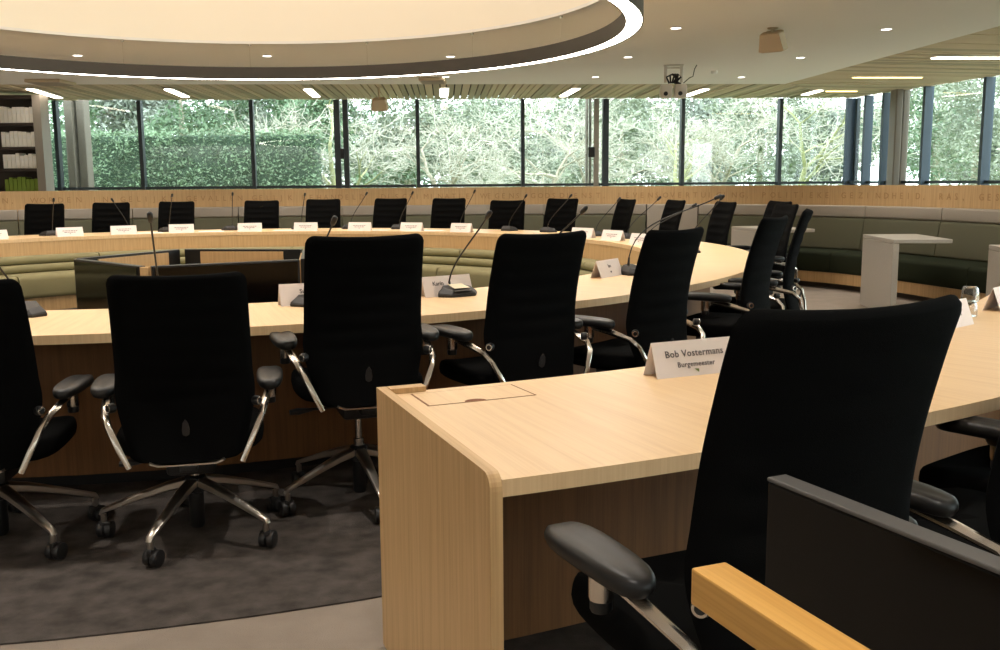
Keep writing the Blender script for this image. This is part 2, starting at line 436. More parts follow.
# ------------------------------------------------------------------ curved bench and lettered low wall behind it
raw = [(-12.0,11.0),(-9.6,12.5),(-7.02,13.79),(-5.05,14.5),(-2.97,14.72),(-.44,14.8),(.91,14.62),(2.06,14.32),(3.5,13.72),(4.43,12.8),(4.96,11.93),(5.42,10.44),(5.75,8.8),(6.05,6.8)]
raw = [(x*.97, y*.97) for x, y in raw]
path = []
for i in range(1, len(raw)-2):
    p0, p1, p2, p3 = [Vector(raw[j]) for j in (i-1,i,i+1,i+2)]
    for k in range(14):
        t_ = k/14
        path.append(.5*((2*p1)+(p2-p0)*t_+(2*p0-5*p1+4*p2-p3)*t_**2+(3*p1-p0-3*p2+p3)*t_**3))
path.append(Vector(raw[-2]))
cum = [0]
for a, b in zip(path, path[1:]): cum.append(cum[-1]+(b-a).length)
def at_s(s):
    s = max(0, min(cum[-1]-1e-6, s)); i = max(j for j in range(len(cum)-1) if cum[j] <= s)
    t_ = (s-cum[i])/(cum[i+1]-cum[i]); p = path[i].lerp(path[i+1], t_)
    a = path[max(i-1,0)] if t_ < .5 else path[i]; b = path[i+1] if t_ < .5 else path[min(i+2,len(path)-1)]
    tg = ((path[i+1]-path[i])).normalized(); return p, tg
def s_of_px(px):
    best = min(range(len(path)), key=lambda i: abs(proj(path[i].x,path[i].y,1.1)[0] - px)); lo = max(best-1,0); hi = min(best+1,len(path)-1)
    f1 = lambda i: proj(path[i].x,path[i].y,1.1)[0]
    a, b = f1(lo), f1(hi); t_ = (px-a)/(b-a) if b != a else 0
    return cum[lo]+(cum[hi]-cum[lo])*t_
def sweep(mm, s0, s1, prof, step=.12):
    """prof: closed (d,z) loop; d towards the room from the wall face"""
    n = max(2, int((s1-s0)/step)); loops = []; uvb = []
    for k in range(n+1):
        s = s0+(s1-s0)*k/n; p, tg = at_s(s); nx, ny = tg.y, -tg.x
        loops.append([(p.x+nx*d, p.y+ny*d, z) for d, z in prof])
    N = len(prof); vs = [q for l in loops for q in l]; fs = []; uv = []
    for a in range(n):
        sa = s0+(s1-s0)*a/n; sb = s0+(s1-s0)*(a+1)/n
        for i in range(N):
            j = (i+1) % N; fs.append((a*N+i, a*N+j, (a+1)*N+j, (a+1)*N+i))
            vi = prof[i][1]+prof[i][0]; vj = prof[j][1]+prof[j][0]
            uv.append([(sa,vi),(sa,vj),(sb,vj),(sb,vi)])
    fs.append(tuple(range(N-1,-1,-1))); uv.append([(prof[i][0],prof[i][1]) for i in range(N-1,-1,-1)])
    fs.append(tuple(n*N+i for i in range(N))); uv.append([(prof[i][0],prof[i][1]) for i in range(N)])
    mm.add(vs, fs, uv); return mm
S1 = cum[-1]
m = sweep(MB(), 0, S1, [(-.14,0),(0,0),(0,1.235),(-.14,1.235)])
part = struct(m.build('wall_bench', M_oakv))
sentence = 'ALLEN DIE ZICH IN NEDERLAND BEVINDEN, WORDEN IN GELIJKE GEVALLEN GELIJK BEHANDELD. DISCRIMINATIE WEGENS GODSDIENST, LEVENSOVERTUIGING, POLITIEKE GEZINDHEID, RAS, GESLACHT OF OP WELKE GROND DAN OOK'
anch = [(sentence.index('WORDEN'), s_of_px(30)), (sentence.index('GELIJKE'), s_of_px(120)), (sentence.index('GEVALLEN'), s_of_px(186)), (sentence.index('BEHANDELD'), s_of_px(302)),
        (sentence.index('WEGENS'), s_of_px(480)), (sentence.index('POLITIEKE'), s_of_px(762)), (sentence.index('GEZIND'), s_of_px(841)), (sentence.index('RAS,'), s_of_px(939)), (sentence.index('GESL'), s_of_px(979))]
def s_char(i):
    for (ia, sa), (ib, sb) in zip(anch, anch[1:]):
        if i <= ib or ib == anch[-1][0]:
            return sa+(sb-sa)*(i-ia)/(ib-ia)
m = MB()
glyphs = {}
for i, ch in enumerate(sentence):
    if ch == ' ': continue
    s0 = s_char(i)
    if not (.1 < s0 < S1-.2): continue
    if ch not in glyphs:
        g = MB(); g.text(ch, .105, Matrix.Identity(4), depth=.004, align='LEFT'); glyphs[ch] = g
    g = glyphs[ch]
    def put(v):
        p, tg = at_s(s0+v[0]); nx, ny = tg.y, -tg.x; d = .001+v[2]
        return (p.x+nx*d, p.y+ny*d, 1.105+v[1])
    m.add([put(v) for v in g.v], g.f)
m.build('lettering', M_letter, part)

def cushion_prof(d0, d1, z0, z1, r=.025, lean=0):
    pts = []
    for cx_, cz_, a0 in ((d0+r,z0+r,180),(d1-r,z0+r,270),(d1-r,z1-r,0),(d0+r,z1-r,90)):
        for k in range(4):
            a = R(a0+30*k); z = cz_+r*sin(a); d = cx_+r*cos(a)
            pts.append((d - lean*(z-z0)/(z1-z0)*(1 if d > (d0+d1)/2 else 0), z))
    return pts
def bench(label, s0, s1, seg):
    p, tg = at_s((s0+s1)/2)
    t = tag(empty('bench'), label, 'bench', 'benches along the lettered wall')
    sweep(MB(), s0, s1, [(.02,0),(.60,0),(.60,.07),(.02,.07)]).build('base', M_shelfd, t)
    sweep(MB(), s0, s1, [(.02,.07),(.70,.07),(.70,.20),(.02,.20)]).build('plinth', M_oakv, t)
    n = max(1, round((s1-s0)/seg))
    for k in range(n):
        a = s0+(s1-s0)*k/n+.006; b = s0+(s1-s0)*(k+1)/n-.006
        sweep(MB(), a, b, cushion_prof(.03,.74,.201,.44,.04)).build('seat_cushion', M_dkgreen, t, smooth=50)
        sweep(MB(), a, b, cushion_prof(.015,.20,.441,.835,.03,.07)).build('back_cushion', M_olive, t, smooth=50)
        sweep(MB(), a, b, cushion_prof(.01,.12,.84,.985,.02)).build('headrest', M_greyfab, t, smooth=50)
    return t
sg0, sg1, sg2 = s_of_px(648), s_of_px(700), s_of_px(700)
bench('long upholstered bench under the lettered wall left of its gap', .05, sg0, 1.5)
bench('upholstered bench with dark green seat curving along the right side wall', sg1, S1-.02, 1.15)
t = MB(); sweep(t, sg0+.01, sg1-.01, cushion_prof(.01,.12,.01,.985,.02))
tag(t.build('wall_pad', M_greyfab, smooth=50), 'grey upholstered wall pad filling the gap between the two benches', 'wall pad')

# L-shaped side tables of grey composite by the right bench
def side_table(x, y, rz, label):
    t = tag(empty('side_table', (x,y,0), rz), label, 'side table', 'grey side tables by the right bench')
    MB().rbox(-.03,.03,-.48,.48,0,.70,.006).build('upright_panel', M_stone, t)
    MB().rbox(-.03,.52,-.48,.48,.701,.74,.006).build('table_top', M_stone, t)
    MB().rbox(-.03,.50,-.3,.3,0.007,.019,.004).build('foot_plate', M_stone, t)
side_table(3.80, 9.72, R(-4), 'grey side table with one upright panel, standing before the dark green bench')
side_table(4.20, 7.95, R(-8), 'grey side table cut off by the right edge of the photo')
side_table(3.05, 11.7, R(16), 'grey side table half hidden behind the chairs at the right end of the ring')

# ------------------------------------------------------------------ round council table
t = tag(empty('council_table', (CX,CY,0)), 'large ring-shaped oak council table filling the middle of the room', 'table')
def child_arc(name, mt, parent, *a, **k):
    m = MB(); m.arc(*a, c=(0,0), **k); return m.build(name, mt, parent, smooth=30)
child_arc('table_top', M_oak, t, 3.675, 4.478, .703, .740, 0, 360, 180, full=True)
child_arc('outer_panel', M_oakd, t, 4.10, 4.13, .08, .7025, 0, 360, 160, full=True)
child_arc('inner_panel', M_oakv, t, 3.68, 3.705, .30, .7025, 0, 360, 160, full=True)
child_arc('plinth', M_plastic, t, 3.99, 4.03, .007, .0795, 0, 360, 120, full=True)
# inner banquette
t = tag(empty('curved_banquette', (CX,CY,0)), 'khaki green curved banquette inside the ring table', 'bench')
def ring_prof(name, mt, parent, prof, a0, a1, n):
    loops = []
    for k in range(n+1):
        th = R(a0+(a1-a0)*k/n); loops.append([(r_*sin(th), -r_*cos(th), z) for r_, z in prof])
    return MB().loft(loops).build(name, mt, parent, smooth=45)
def rp(r0, r1, z0, z1, rd):
    return [(r0+r1-d, z) for d, z in cushion_prof(r0, r1, z0, z1, rd)]
ring_prof('plinth', M_oakv, t, [(3.10,.007),(3.62,.007),(3.62,.15),(3.10,.15)], 72, 288, 60)
a = 72
for k in range(12):
    a0, a1 = 72+k*18, 72+(k+1)*18
    ring_prof('seat_cushion', M_khaki, t, rp(3.02,3.64,.151,.39,.05), a0+.15, a1-.15, 8)
    ring_prof('back_roll', M_khaki, t, rp(3.36,3.65,.391,.475,.04), a0+.12, a1-.12, 8)
    ring_prof('back_roll', M_khaki, t, rp(3.42,3.66,.476,.56,.04), a0+.12, a1-.12, 8)

# five screens in a pentagon in the centre
screen_lab = ['front left screen of the five in the middle of the ring, turned to the left', 'rear left screen of the central five, seen from behind with its oak back', 'rear right screen of the central five, seen from behind with a wide oak back',
              'right hand screen of the central five, hidden behind the office chair', 'wide front right screen of the five in the middle of the ring']
pa = [-97.6-72*k for k in range(5)]; PR = 1.02
pv = [(CX+PR*cos(R(a)), CY+PR*sin(R(a))) for a in pa]
for k in range(5):
    a, b = pv[k], pv[(k+1) % 5]; mid = lerp(a, b, .5); rz = atan2(b[1]-a[1], b[0]-a[0])
    t = tag(empty('screen', (mid[0], mid[1], 0), rz), screen_lab[k], 'screen', 'screens in the middle of the ring')
    hw = hypot(b[0]-a[0], b[1]-a[1])/2 - .045
    # local +Y points outwards for this winding? outwards is away from the centre
    out = Vector((mid[0]-CX, mid[1]-CY)); ly = Vector((-sin(rz), cos(rz))); sg = 1 if out.dot(ly) > 0 else -1
    m = MB(); m.rbox(-hw,hw,-.03,.03,.03,.72,.006); m.build('housing', M_bezel, t)
    m = MB(); y0 = sg*.0305; m.box(-hw+.018,hw-.018,min(y0,y0+sg*.003),max(y0,y0+sg*.003),.06,.705); m.build('display', M_screen, t)
    m = MB(); y0 = -sg*.045; m.box(-hw+.16,hw-.16,min(y0,y0+sg*.014),max(y0,y0+sg*.014),.06,.70); m.build('oak_back', M_oakv, t)
    m = MB(); m.rbox(-.35,.35,-.12,.12,.007,.029,.004); m.build('foot', M_plastic, t)
x, y = pv[0]
ox, oy = x, y
tag(MB().rbox(-.028,.028,-.028,.028,.007,.715,.004).build('corner_post', M_oakv, at=(ox,oy,0)), 'slim oak corner post between the two front screens', 'post')
# ------------------------------------------------------------------ head desk (concentric arc, end panel nearest)
A0, A1 = 21.36, 57.5
t = tag(empty('head_desk', (CX,CY,0)), 'long curved oak desk in the foreground with solid end panel', 'desk')
child_arc('desk_top', M_oak, t, 5.914, 6.763, .705, .740, A0, A1, 90)
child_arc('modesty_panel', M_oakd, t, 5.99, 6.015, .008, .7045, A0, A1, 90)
m = MB()
def radial_M(th): return Matrix.Rotation(R(th), 4, 'Z')    # local -Y runs outwards
# end panel: local x = thickness, y = -radius
prof = [(-5.893,.008),(-5.893,.755)]
for k in range(6):
    a = R(90-18*k); prof.append((-6.765+.015-.015*(0)-0.0 - .0*k, .755)) if False else None
prof += [(-6.72,.755)] + [(-6.735-.035*sin(R(15*k)), .72+.035*cos(R(15*k))) for k in range(1,7)] + [(-6.77,.008)]
vs = []; nP = len(prof)
th = A0-.02; Mr = radial_M(th)
for x in (-.026, 0): vs += [Mr @ Vector((x, y, z)) for y, z in prof]
m.add(vs, [tuple(range(nP)), tuple(range(2*nP-1, nP-1, -1))] + [(i, nP+i, nP+(i+1)%nP, (i+1)%nP) for i in range(nP)],
      [[(prof[i][0], prof[i][1]) for i in range(nP)], [(prof[i-nP][0], prof[i-nP][1]) for i in range(2*nP-1, nP-1, -1)]] +
      [[(0,prof[i][0]-prof[i][1]),(.034,prof[i][0]-prof[i][1]),(.034,prof[(i+1)%nP][0]-prof[(i+1)%nP][1]),(0,prof[(i+1)%nP][0]-prof[(i+1)%nP][1])] for i in range(nP)])
m.build('end_panel', M_oakv, t)
# short raised return at the far corner
m = MB(); m.arc(5.893, 5.912, .008, .755, A0, A0+.98, 6, c=(0,0)); m.arc(5.9121, 5.934, .7403, .755, A0+.02, A0+.98, 6, c=(0,0)); m.build('corner_return', M_oakv, t)
# second end panel
m = MB(); m.box(0,.03,-6.76,-5.92,.008,.7545, radial_M(A1)); m.build('end_panel', M_oakv, t)
# cable flap
fl = child_arc('cable_flap', M_oak, t, 5.955, 6.105, .7402, .7412, A0+.55, A0+3.35, 8)
for (r0, r1, a0, a1) in ((5.952,5.956,A0+.52,A0+3.38),(6.104,6.108,A0+.52,A0+3.38),(5.952,6.108,A0+.50,A0+.54),(5.952,6.108,A0+3.36,A0+3.40)):
    m = MB(); m.arc(r0, r1, .7402, .7409, a0, a1, 6, c=(0,0)); m.build('groove', M_groove, fl)
m = MB(); cc = R(A0+1.75); px_, py_ = 6.104*sin(cc), -6.104*cos(cc)
pts_ = [(.030*cos(R(a)), .036*sin(R(a))*.62) for a in range(0,181,15)]
m.prism(pts_, .7413, .7418, T(px_, py_, 0, cc)); m.build('finger_slot', M_groove, fl)

# oak rail and black screen back at lower right (radial, nearer than the desk)
d = Vector((.375,-.927)); rz = atan2(d.y, d.x)
t = tag(empty('oak_barrier', (.231,1.038,0), rz), 'honey oak rail in the lower right corner, nearest to the camera', 'rail')
MB().rbox(0,1.5,-.023,.023,.842,.885,.003).build('rail', M_beam, t, grain='x')
for x in (.62,1.4): MB().rbox(x,x+.05,-.02,.02,0.007,.8415,.004).build('post', M_beam, t)
d = Vector((.424,-.906)); rz = atan2(d.y, d.x)
t = tag(empty('display_panel', (.352,1.203,0), rz), 'black display panel seen from behind, beside the oak rail', 'screen')
MB().rbox(0,1.24,-.014,.014,.28,.93,.003).build('panel', M_mstand, t)
MB().rbox(0,1.24,-.0155,.0155,.9302,.936,.002).build('top_edge', M_medge, t)
for x in (.55,1.1): MB().rbox(x,x+.06,-.02,.02,.02,.2795,.004).build('leg', M_plastic, t)
MB().rbox(.5,1.2,-.1,.1,0.007,.0195,.004).build('foot', M_plastic, t)

# ------------------------------------------------------------------ office chair
def smooth01(x): x = max(0, min(1, x)); return x*x*(3-2*x)
def interp(tab, z):
    for (a, b), (c, d_) in zip(tab, tab[1:]):
        if z <= c: t_ = (z-a)/(c-a); return b+(d_-b)*smooth01(t_) if False else b+(d_-b)*t_
    return tab[-1][1]
def catm(tab, z):
    n = len(tab)
    for i in range(n-1):
        if z <= tab[i+1][0] or i == n-2:
            p0, p1, p2, p3 = tab[max(i-1,0)], tab[i], tab[i+1], tab[min(i+2,n-1)]
            t_ = max(0, min(1, (z-p1[0])/(p2[0]-p1[0])))
            m1 = (p2[1]-p0[1])/(p2[0]-p0[0])*(p2[0]-p1[0]); m2 = (p3[1]-p1[1])/(p3[0]-p1[0])*(p2[0]-p1[0])
            return (2*t_**3-3*t_**2+1)*p1[1]+(t_**3-2*t_**2+t_)*m1+(-2*t_**3+3*t_**2)*p2[1]+(t_**3-t_**2)*m2
BW = [(.445,.188),(.48,.196),(.55,.214),(.62,.230),(.68,.236),(.75,.231),(.9,.229),(1.1,.226)]
BYc = [(.445,-.258),(.52,-.232),(.62,-.208),(.70,-.205),(.85,-.228),(1.0,-.270),(1.1,-.305)]
def make_chair():
    root = empty('office_chair')
    # backrest: lofted slab with rounded top corners, ribs, gentle hollow
    m = MB(); loops = []; zt = 1.10; rc_ = .034; NZ = 46
    zs = [.445+(zt-.445)*k/NZ for k in range(NZ+1)]
    zs = zs[:-1] + [zt-.012, zt-.005, zt-.0015, zt]
    zs = sorted(set(zs))
    for z in zs:
        w = catm(BW, z); y = catm(BYc, z); th = .021
        top = zt-z
        if top < rc_: w -= rc_ - sqrt(max(0, rc_**2-(rc_-top)**2))
        if top < .018: th *= max(.15, sqrt(max(0, 1-(1-top/.018)**2)))
        bot = z-.445
        if bot < .02: w -= .02 - sqrt(max(0, .02**2-(.02-bot)**2)); 
        loop = []
        NX = 18
        def pt(x_, side):
            u = x_/w; e = (1-abs(u)**6)**.5 if abs(u) < 1 else 0
            rib = 0
            if .64 < z < 1.06 and abs(u) < .82:
                rib = max(0, sin((z-.64)/.072*2*pi))**.6*.008*smooth01((.82-abs(u))/.12)
            yy = y + .030*u*u + side*th*e + side*(rib if side > 0 else -rib*.6)*(1 if e > .3 else 0)
            zz = z - .007*(1-u*u)*smooth01((z-.9)/.2)
            return (x_, yy, zz)
        us = [-1+2*k/NX for k in range(NX+1)]
        us = [math.copysign(1-(1-abs(u))**1.35, u) if u else 0 for u in us]
        for u in us: loop.append(pt(u*w, 1))
        for u in reversed(us[1:-1]): loop.append(pt(u*w, -1))
        loops.append(loop)
    m.loft(loops); br = m.build('backrest', M_black, root, smooth=60)
    m = MB(); leaf = [(0,-.034),(.009,-.02),(.013,.004),(.011,.022),(0,.028),(-.011,.022),(-.013,.004),(-.009,-.02)]
    m.prism(leaf, -.005, .005, Matrix.Translation((0,-.258,.56)) @ Matrix.Rotation(R(-76),4,'X')); m.build('pull_tag', M_tab, br, smooth=30)
    # seat
    m = MB(); loops = []
    def outline(s_, dz):
        pts = []
        for k in range(40):
            a = 2*pi*k/40; c_, s2 = cos(a), sin(a); n_ = 4.2
            q = (abs(c_)**n_+abs(s2)**n_)**(-1/n_)
            x_, y_ = .258*q*c_, .255*q*s2
            if y_ > 0: x_ *= 1-.06*(y_/.245)
            pts.append((x_*s_, .03+y_*s_, dz - .018*max(0,(y_-.14)/.1)**2))
        return pts
    for s_, z in ((.80,.447),(.93,.451),(.985,.465),(1,.485),(.99,.508),(.965,.520),(.90,.527),(.6,.526),(.2,.524)): loops.append(outline(s_, z))
    m.loft(loops); m.build('seat', M_black, root, smooth=60)
    # mechanism, column, bracket
    m = MB(); m.rbox(-.085,.085,-.15,.13,.36,.446,.015); m.build('mechanism', M_plastic, root, smooth=40)
    m = MB(); m.bar([(-.125,-.262,.447),(-.10,-.258,.436),(-.05,-.245,.432),(0,-.24,.431),(.05,-.245,.432),(.10,-.258,.436),(.125,-.262,.447)], .040, .009); m.build('back_bracket', M_alub, root, smooth=50)
    m = MB(); m.rbox(-.03,.03,-.235,-.13,.395,.425,.006); m.build('spine_link', M_plastic, root, smooth=40)
    m = MB(); m.lathe([(.022,.075),(.022,.26),(.0145,.262),(.0145,.36)], 16); m.build('gas_column', M_steel, root, smooth=40)
    m = MB(); m.bar([(-.08,.05,.375),(-.17,.05,.372),(-.235,.05,.368),(-.27,.05,.366)], [.012,.012,.05,.04], [.010,.010,.022,.016]); m.build('control_lever', M_plastic, root, smooth=50)
    # arms
    for s_ in (-1, 1):
        m = MB()
        m.bar([(s_*.186,-.292,.450),(s_*.218,-.284,.520),(s_*.250,-.262,.592),(s_*.263,-.225,.622),(s_*.275,-.13,.645),(s_*.285,-.03,.662)], [.013,.015,.016,.021,.024,.022], [.018,.020,.022,.024,.024,.021], up=(s_*.7,.1,.6))
        m.lathe([(.021,.612),(.023,.617),(.023,.674)], 16, T(s_*.285,.0,0))
        arm = m.build('armrest', M_alu, root, smooth=40)
        m = MB(); loops = []
        for z, k_ in ((.6695,.72),(.673,.90),(.683,1),(.693,1.0),(.702,.93),(.706,.78),(.7065,.4)):
            pts = []
            for q in range(28):
                a = 2*pi*q/28; nn = 3.2; c_, s2 = cos(a), sin(a); g = (abs(c_)**nn+abs(s2)**nn)**(-1/nn)
                wx = .048*(1+.08*s2); pts.append((s_*.287+wx*g*c_*k_ , .010+.152*g*s2*(1-(1-k_)*.35), z-.006*abs(s2)**3))
            loops.append(pts)
        m.loft(loops); m.build('arm_pad', M_pad, arm, smooth=60)
        m = MB(); m.lathe([(.018,.590),(.020,.594),(.020,.6125)], 12, T(s_*.285,0,0)); m.build('height_button', M_plastic, arm, smooth=40)
        # pivot boss with ring, on the side of the back
        Mp = Matrix.Translation((s_*.240,-.230,.640)) @ Matrix.Rotation(R(-38)*s_,4,'Z') @ Matrix.Rotation(R(90)*s_,4,'Y')
        m = MB(); m.lathe([(.014,-.012),(.0165,-.008),(.0165,.008),(.015,.0135)], 18, Mp); pv_ = m.build('pivot', M_plastic, root, smooth=40)
        m = MB(); n = 20
        loops = [[(rr*cos(2*pi*k/n), rr*sin(2*pi*k/n), zz) for k in range(n)] for rr, zz in ((.0095,.014),(.009,.0160),(.0135,.0160),(.014,.014))]
        m.loft(loops, cap=False, M=Mp, closed=True); m.build('pivot_ring', M_alu, pv_, smooth=40)
    # base
    m = MB(); m.lathe([(.030,.165),(.040,.17),(.042,.212),(.036,.226),(.030,.23)], 18); m.lathe([(.024,.03),(.028,.04),(.028,.164)], 16); m.build('base_hub', M_plastic, root, smooth=40)
    for k in range(5):
        a = R(72*k+18+36)
        Ma = Matrix.Rotation(a, 4, 'Z')
        m = MB(); m.bar([(.030,0,.205),(.10,0,.190),(.20,0,.158),(.30,0,.122),(.338,0,.108),(.345,0,.094)], [.046,.042,.034,.027,.024,.020], [.036,.032,.025,.019,.017,.014], M=Ma)
        m.lathe([(.009,.062),(.011,.066),(.011,.095)], 10, Ma @ T(.336,0,0))
        leg = m.build('leg', M_alub, root, smooth=50)
        m = MB()
        for s_ in (-1, 1):
            Mw = Ma @ Matrix.Translation((.336,0,.0325)) @ Matrix.Rotation(-a-pi/2+R(9*(k%3)-8),4,'Z') @ Matrix.Translation((-.012,s_*.0145,0)) @ Matrix.Rotation(R(90),4,'X')
            m.lathe([(.022,-.0125),(.029,-.0115),(.031,-.008),(.0312,0),(.031,.008),(.029,.0115),(.022,.0125)], 20, Mw)
        Mw = Ma @ Matrix.Translation((.336,0,.05)); m.rbox(-.024,.016,-.010,.010,-.012,.018,.005,2,Mw)
        m.build('caster', M_caster, leg, smooth=40)
    return root
proto = make_chair()
UP = ('backrest','seat','spine_link','mechanism','back_bracket','control_lever','armrest','pivot')
used = [False]
def chair(x, y, rz, label, group, dz=0, base=0, z0=.007, arm=0):
    c = copy_tree(proto); c.location = (x, y, z0); c.rotation_euler = (0,0,R(rz))
    for ch in c.children:
        nm = ch.name.split('.')[0]
        if nm in UP: ch.location.z += dz + (arm-.010 if nm in ('armrest',) else 0)
        elif nm in ('leg',): ch.rotation_euler.z = R(base)
    tag(c, label, 'chair', group)
    return c
G1 = 'chairs on the near side of the ring'; G2 = 'chairs on the far side of the ring'; G3 = 'chairs at the head desk'
def chair_back(px, Y, rz, label, group, dz=0, base=0):
    """placed by the image column of the middle of its top edge and its depth"""
    d_ = ray(px, 205); bx, by = d_.x/d_.y*Y, Y
    return chair(bx-.30*sin(R(rz)), by+.30*cos(R(rz)), rz, label, group, dz, base)
chair(-1.85, 3.45, 8, 'black office chair cut off by the left edge of the photo', G1, -.10, -24)
chair(-1.145, 3.52, 13, 'low-set black office chair in front of the central screens, whole star base visible', G1, -.09, -23)
chair(-.59, 3.92, 19, 'black office chair directly left of the foreground desk end panel', G1, .012, 4)
chair(.035, 4.22, 33, 'black office chair seen behind the cable flap of the foreground desk', G1, .0)
chair(.61, 4.62, 45, 'black office chair just behind the large name sign', G1, -.01)
chair_back(780, 5.25, 58, 'nearest of the sideways black chairs at the right end of the ring, armrest reaching left', G1, .01)
chair_back(810, 5.95, 71, 'black office chair at the right end of the ring seen exactly edge-on', G1, .025)
far = [(790,8.0,97,'ribbed black chair just left of the edge-on one at the right end of the ring', .01), (783,8.6,100,'rearmost black chair of the cluster at the right end of the ring, mostly hidden', .02),
       (728.5,9.45,103,'first ribbed black chair left of the cluster at the right end of the ring', 0), (678.5,10.28,105,'second ribbed black chair left of the cluster at the right end of the ring', .005),
       (629.3,10.98,108,'narrow-looking black far chair, third to the left of the right end cluster', .005), (564.4,11.73,142,'black far chair behind two microphones leaning right, below the double window post', .005),
       (508.6,12.2,163,'smooth-looking black far chair just above the near chair behind the cable flap', -.02), (450.2,12.6,163,'black far chair straight above the large microphone with the cream sticker', .005),
       (392,12.85,165,'black far chair below the window bay with the hanging speaker', .005), (324,12.95,180,'black far chair above the left shoulder of the chair beside the end panel', 0),
       (262.5,12.9,181,'fourth black chair from the left on the far side of the ring', -.01), (177.5,12.66,184,'third black chair from the left on the far side of the ring', -.01),
       (112,12.32,187,'second black chair from the left on the far side of the ring', -.01), (45.5,11.85,189,'leftmost black chair on the far side of the ring', -.01)]
for px, Y, rz, lab, dz in far: chair_back(px, Y, rz, lab, G2, dz, random.uniform(-30,30))
chair(.432, 1.715, 24, 'largest black office chair in the foreground, drawn up to the head desk', G3, .02, 20, arm=-.035)
chair(1.075, 2.12, 30, 'black head desk chair whose armrest shows above the black panel at the right edge', G3, 0, 5, arm=-.02)
chair(1.475, 2.54, 38, 'head desk chair with only an armrest tip under the desk edge at far right', G3, 0, 25)
def drop_tree(o):
    for c in list(o.children): drop_tree(c)
    bpy.data.objects.remove(o)
drop_tree(proto)

# ------------------------------------------------------------------ tent name signs
def name_sign(x, y, rz, label, lines, w=.285, h=.101, group='folded name signs on the tables', z=.7405, big=None):
    t = tag(empty('name_sign', (x,y,z), rz), label, 'name sign', group)
    hb = .038; th = .0012
    m = MB()
    for s_ in (-1, 1):
        vs = [(-w/2,s_*hb,0),(w/2,s_*hb,0),(w/2,0,h),(-w/2,0,h),(-w/2,s_*(hb-th*2),0),(w/2,s_*(hb-th*2),0),(w/2,0,h-th*2.4),(-w/2,0,h-th*2.4)]
        m.add(vs, [(0,1,2,3),(7,6,5,4),(0,4,5,1),(0,3,7,4),(1,5,6,2)])
    m.build('card', M_card, t)
    sl = atan2(h, hb)
    def face(s_):   # text plane on the slope; s_=-1 faces -Y (local)
        if s_ < 0: return Matrix.Translation((0,-hb/2-.0014,h/2+.0004)) @ Matrix.Rotation(sl,4,'X')
        return Matrix.Translation((0,hb/2+.0014,h/2+.0004)) @ Matrix.Rotation(pi,4,'Z') @ Matrix.Rotation(sl,4,'X')
    m = MB()
    for s_ in (-1, 1):
        F = face(s_)
        if big:
            MB().text(big[0], .029, F @ Matrix.Translation((.0,.014,0)), .0006, spacing=1.06, bold=.012).build('name_line', M_ink, t)
            MB().text(big[1], .022, F @ Matrix.Translation((.0,-.019,0)), .0006, spacing=1.06, bold=.012).build('title_line', M_ink, t)
        elif lines == 'rows':
            for (yy, ww) in ((.012,.16),(-.006,.125)):
                q = -ww/2
                while q < ww/2:      # illegible small print: broken strokes
                    l_ = random.uniform(.012,.03); m.box(q, min(q+l_,ww/2), yy-.004, yy+.004, 0, .0006, F); q += l_+.006
            m.box(-.006,.006,-.026,-.018,0,.0006,F)
        else:
            m.text(lines, .030, F @ Matrix.Translation((-.055 if lines == 'Karin' else 0,.014,0)), .0006, bold=.012)
            m.box(-.008,.008,-.028,-.018,0,.0006,F)
    if not big: m.build('printing', M_ink if lines != 'rows' else M_inkl, t)
    if big:
        m = MB(); F = face(-1)
        m.add([F @ Vector(p) for p in ((-.010,-.033,.0005),(.006,-.034,.0005),(.004,-.045,.0005))], [(0,1,2)])
        m.build('emblem', M_inkg, t)
    return t
def on_line(px, r, far=True, z=.74):
    """point on the circle of radius r about the ring centre seen in image column px (approximately, roll corrected)"""
    ts = [R(q/10) for q in (range(900,2701) if far else range(-900,901))]
    best = min(ts, key=lambda t_: abs(proj(CX+r*sin(t_), CY-r*cos(t_), z)[0]-px) if proj(CX+r*sin(t_), CY-r*cos(t_), z)[0] > -80 else 1e9)
    return CX+r*sin(best), CY-r*cos(best)
def ang_of(x, y): return math.degrees(atan2(x-CX, CY-y))
far_px = [(-6,'only just visible name sign at the left edge on the far side of the ring'),(70,'white name sign in front of the leftmost far chair'),(124,'white name sign in front of the second far chair from the left'),(181.5,'white name sign in front of the third far chair from the left'),
          (250,'white name sign left of the fourth far chair from the left'),(306,'white name sign left of the fifth far chair from the left'),(360,'white name sign right of the fifth far chair from the left'),(412,'white name sign right of the sixth far chair from the left'),
          (461.5,'white name sign in front of the seventh far chair from the left'),(583,'name sign partly hidden behind the top of the third near chair'),(613,'name sign with its folded side showing, right of the third near chair'),(641,'name sign peeking out beside the top of the fourth near chair')]
for px, lab in far_px:
    x, y = on_line(px, 3.79); th = ang_of(x, y)
    name_sign(x, y, R(th)+pi+R({583:15,613:15,641:18}.get(px,0)), lab, 'rows')
for px, r, lab, txt, drz in ((309,3.83,'name sign showing left of the chair beside the end panel','Suzanne',0),(446,3.86,'name sign behind the microphone base right of the second near chair','Karin',0),(607,3.84,'tilted looking name sign between the third and fourth near chairs','Ian',2)):
    x, y = on_line(px, r, False); th = ang_of(x, y)
    name_sign(x, y, R(th+drz), lab, txt)
x, y = pol(29.95, 6.07); name_sign(x, y, R(24), 'large white name sign with two printed lines in front of the biggest chair', '', big=('Bob Vostermans','Burgemeester'))
x, y = pol(43.75, 6.07); name_sign(x, y, R(40), 'white name sign right of the biggest chair, beside the tumblers', 'rows')
x, y = pol(50.6, 6.06); name_sign(x, y, R(47), 'pinkish name sign at the right edge of the photo, beyond the tumblers', 'rows')

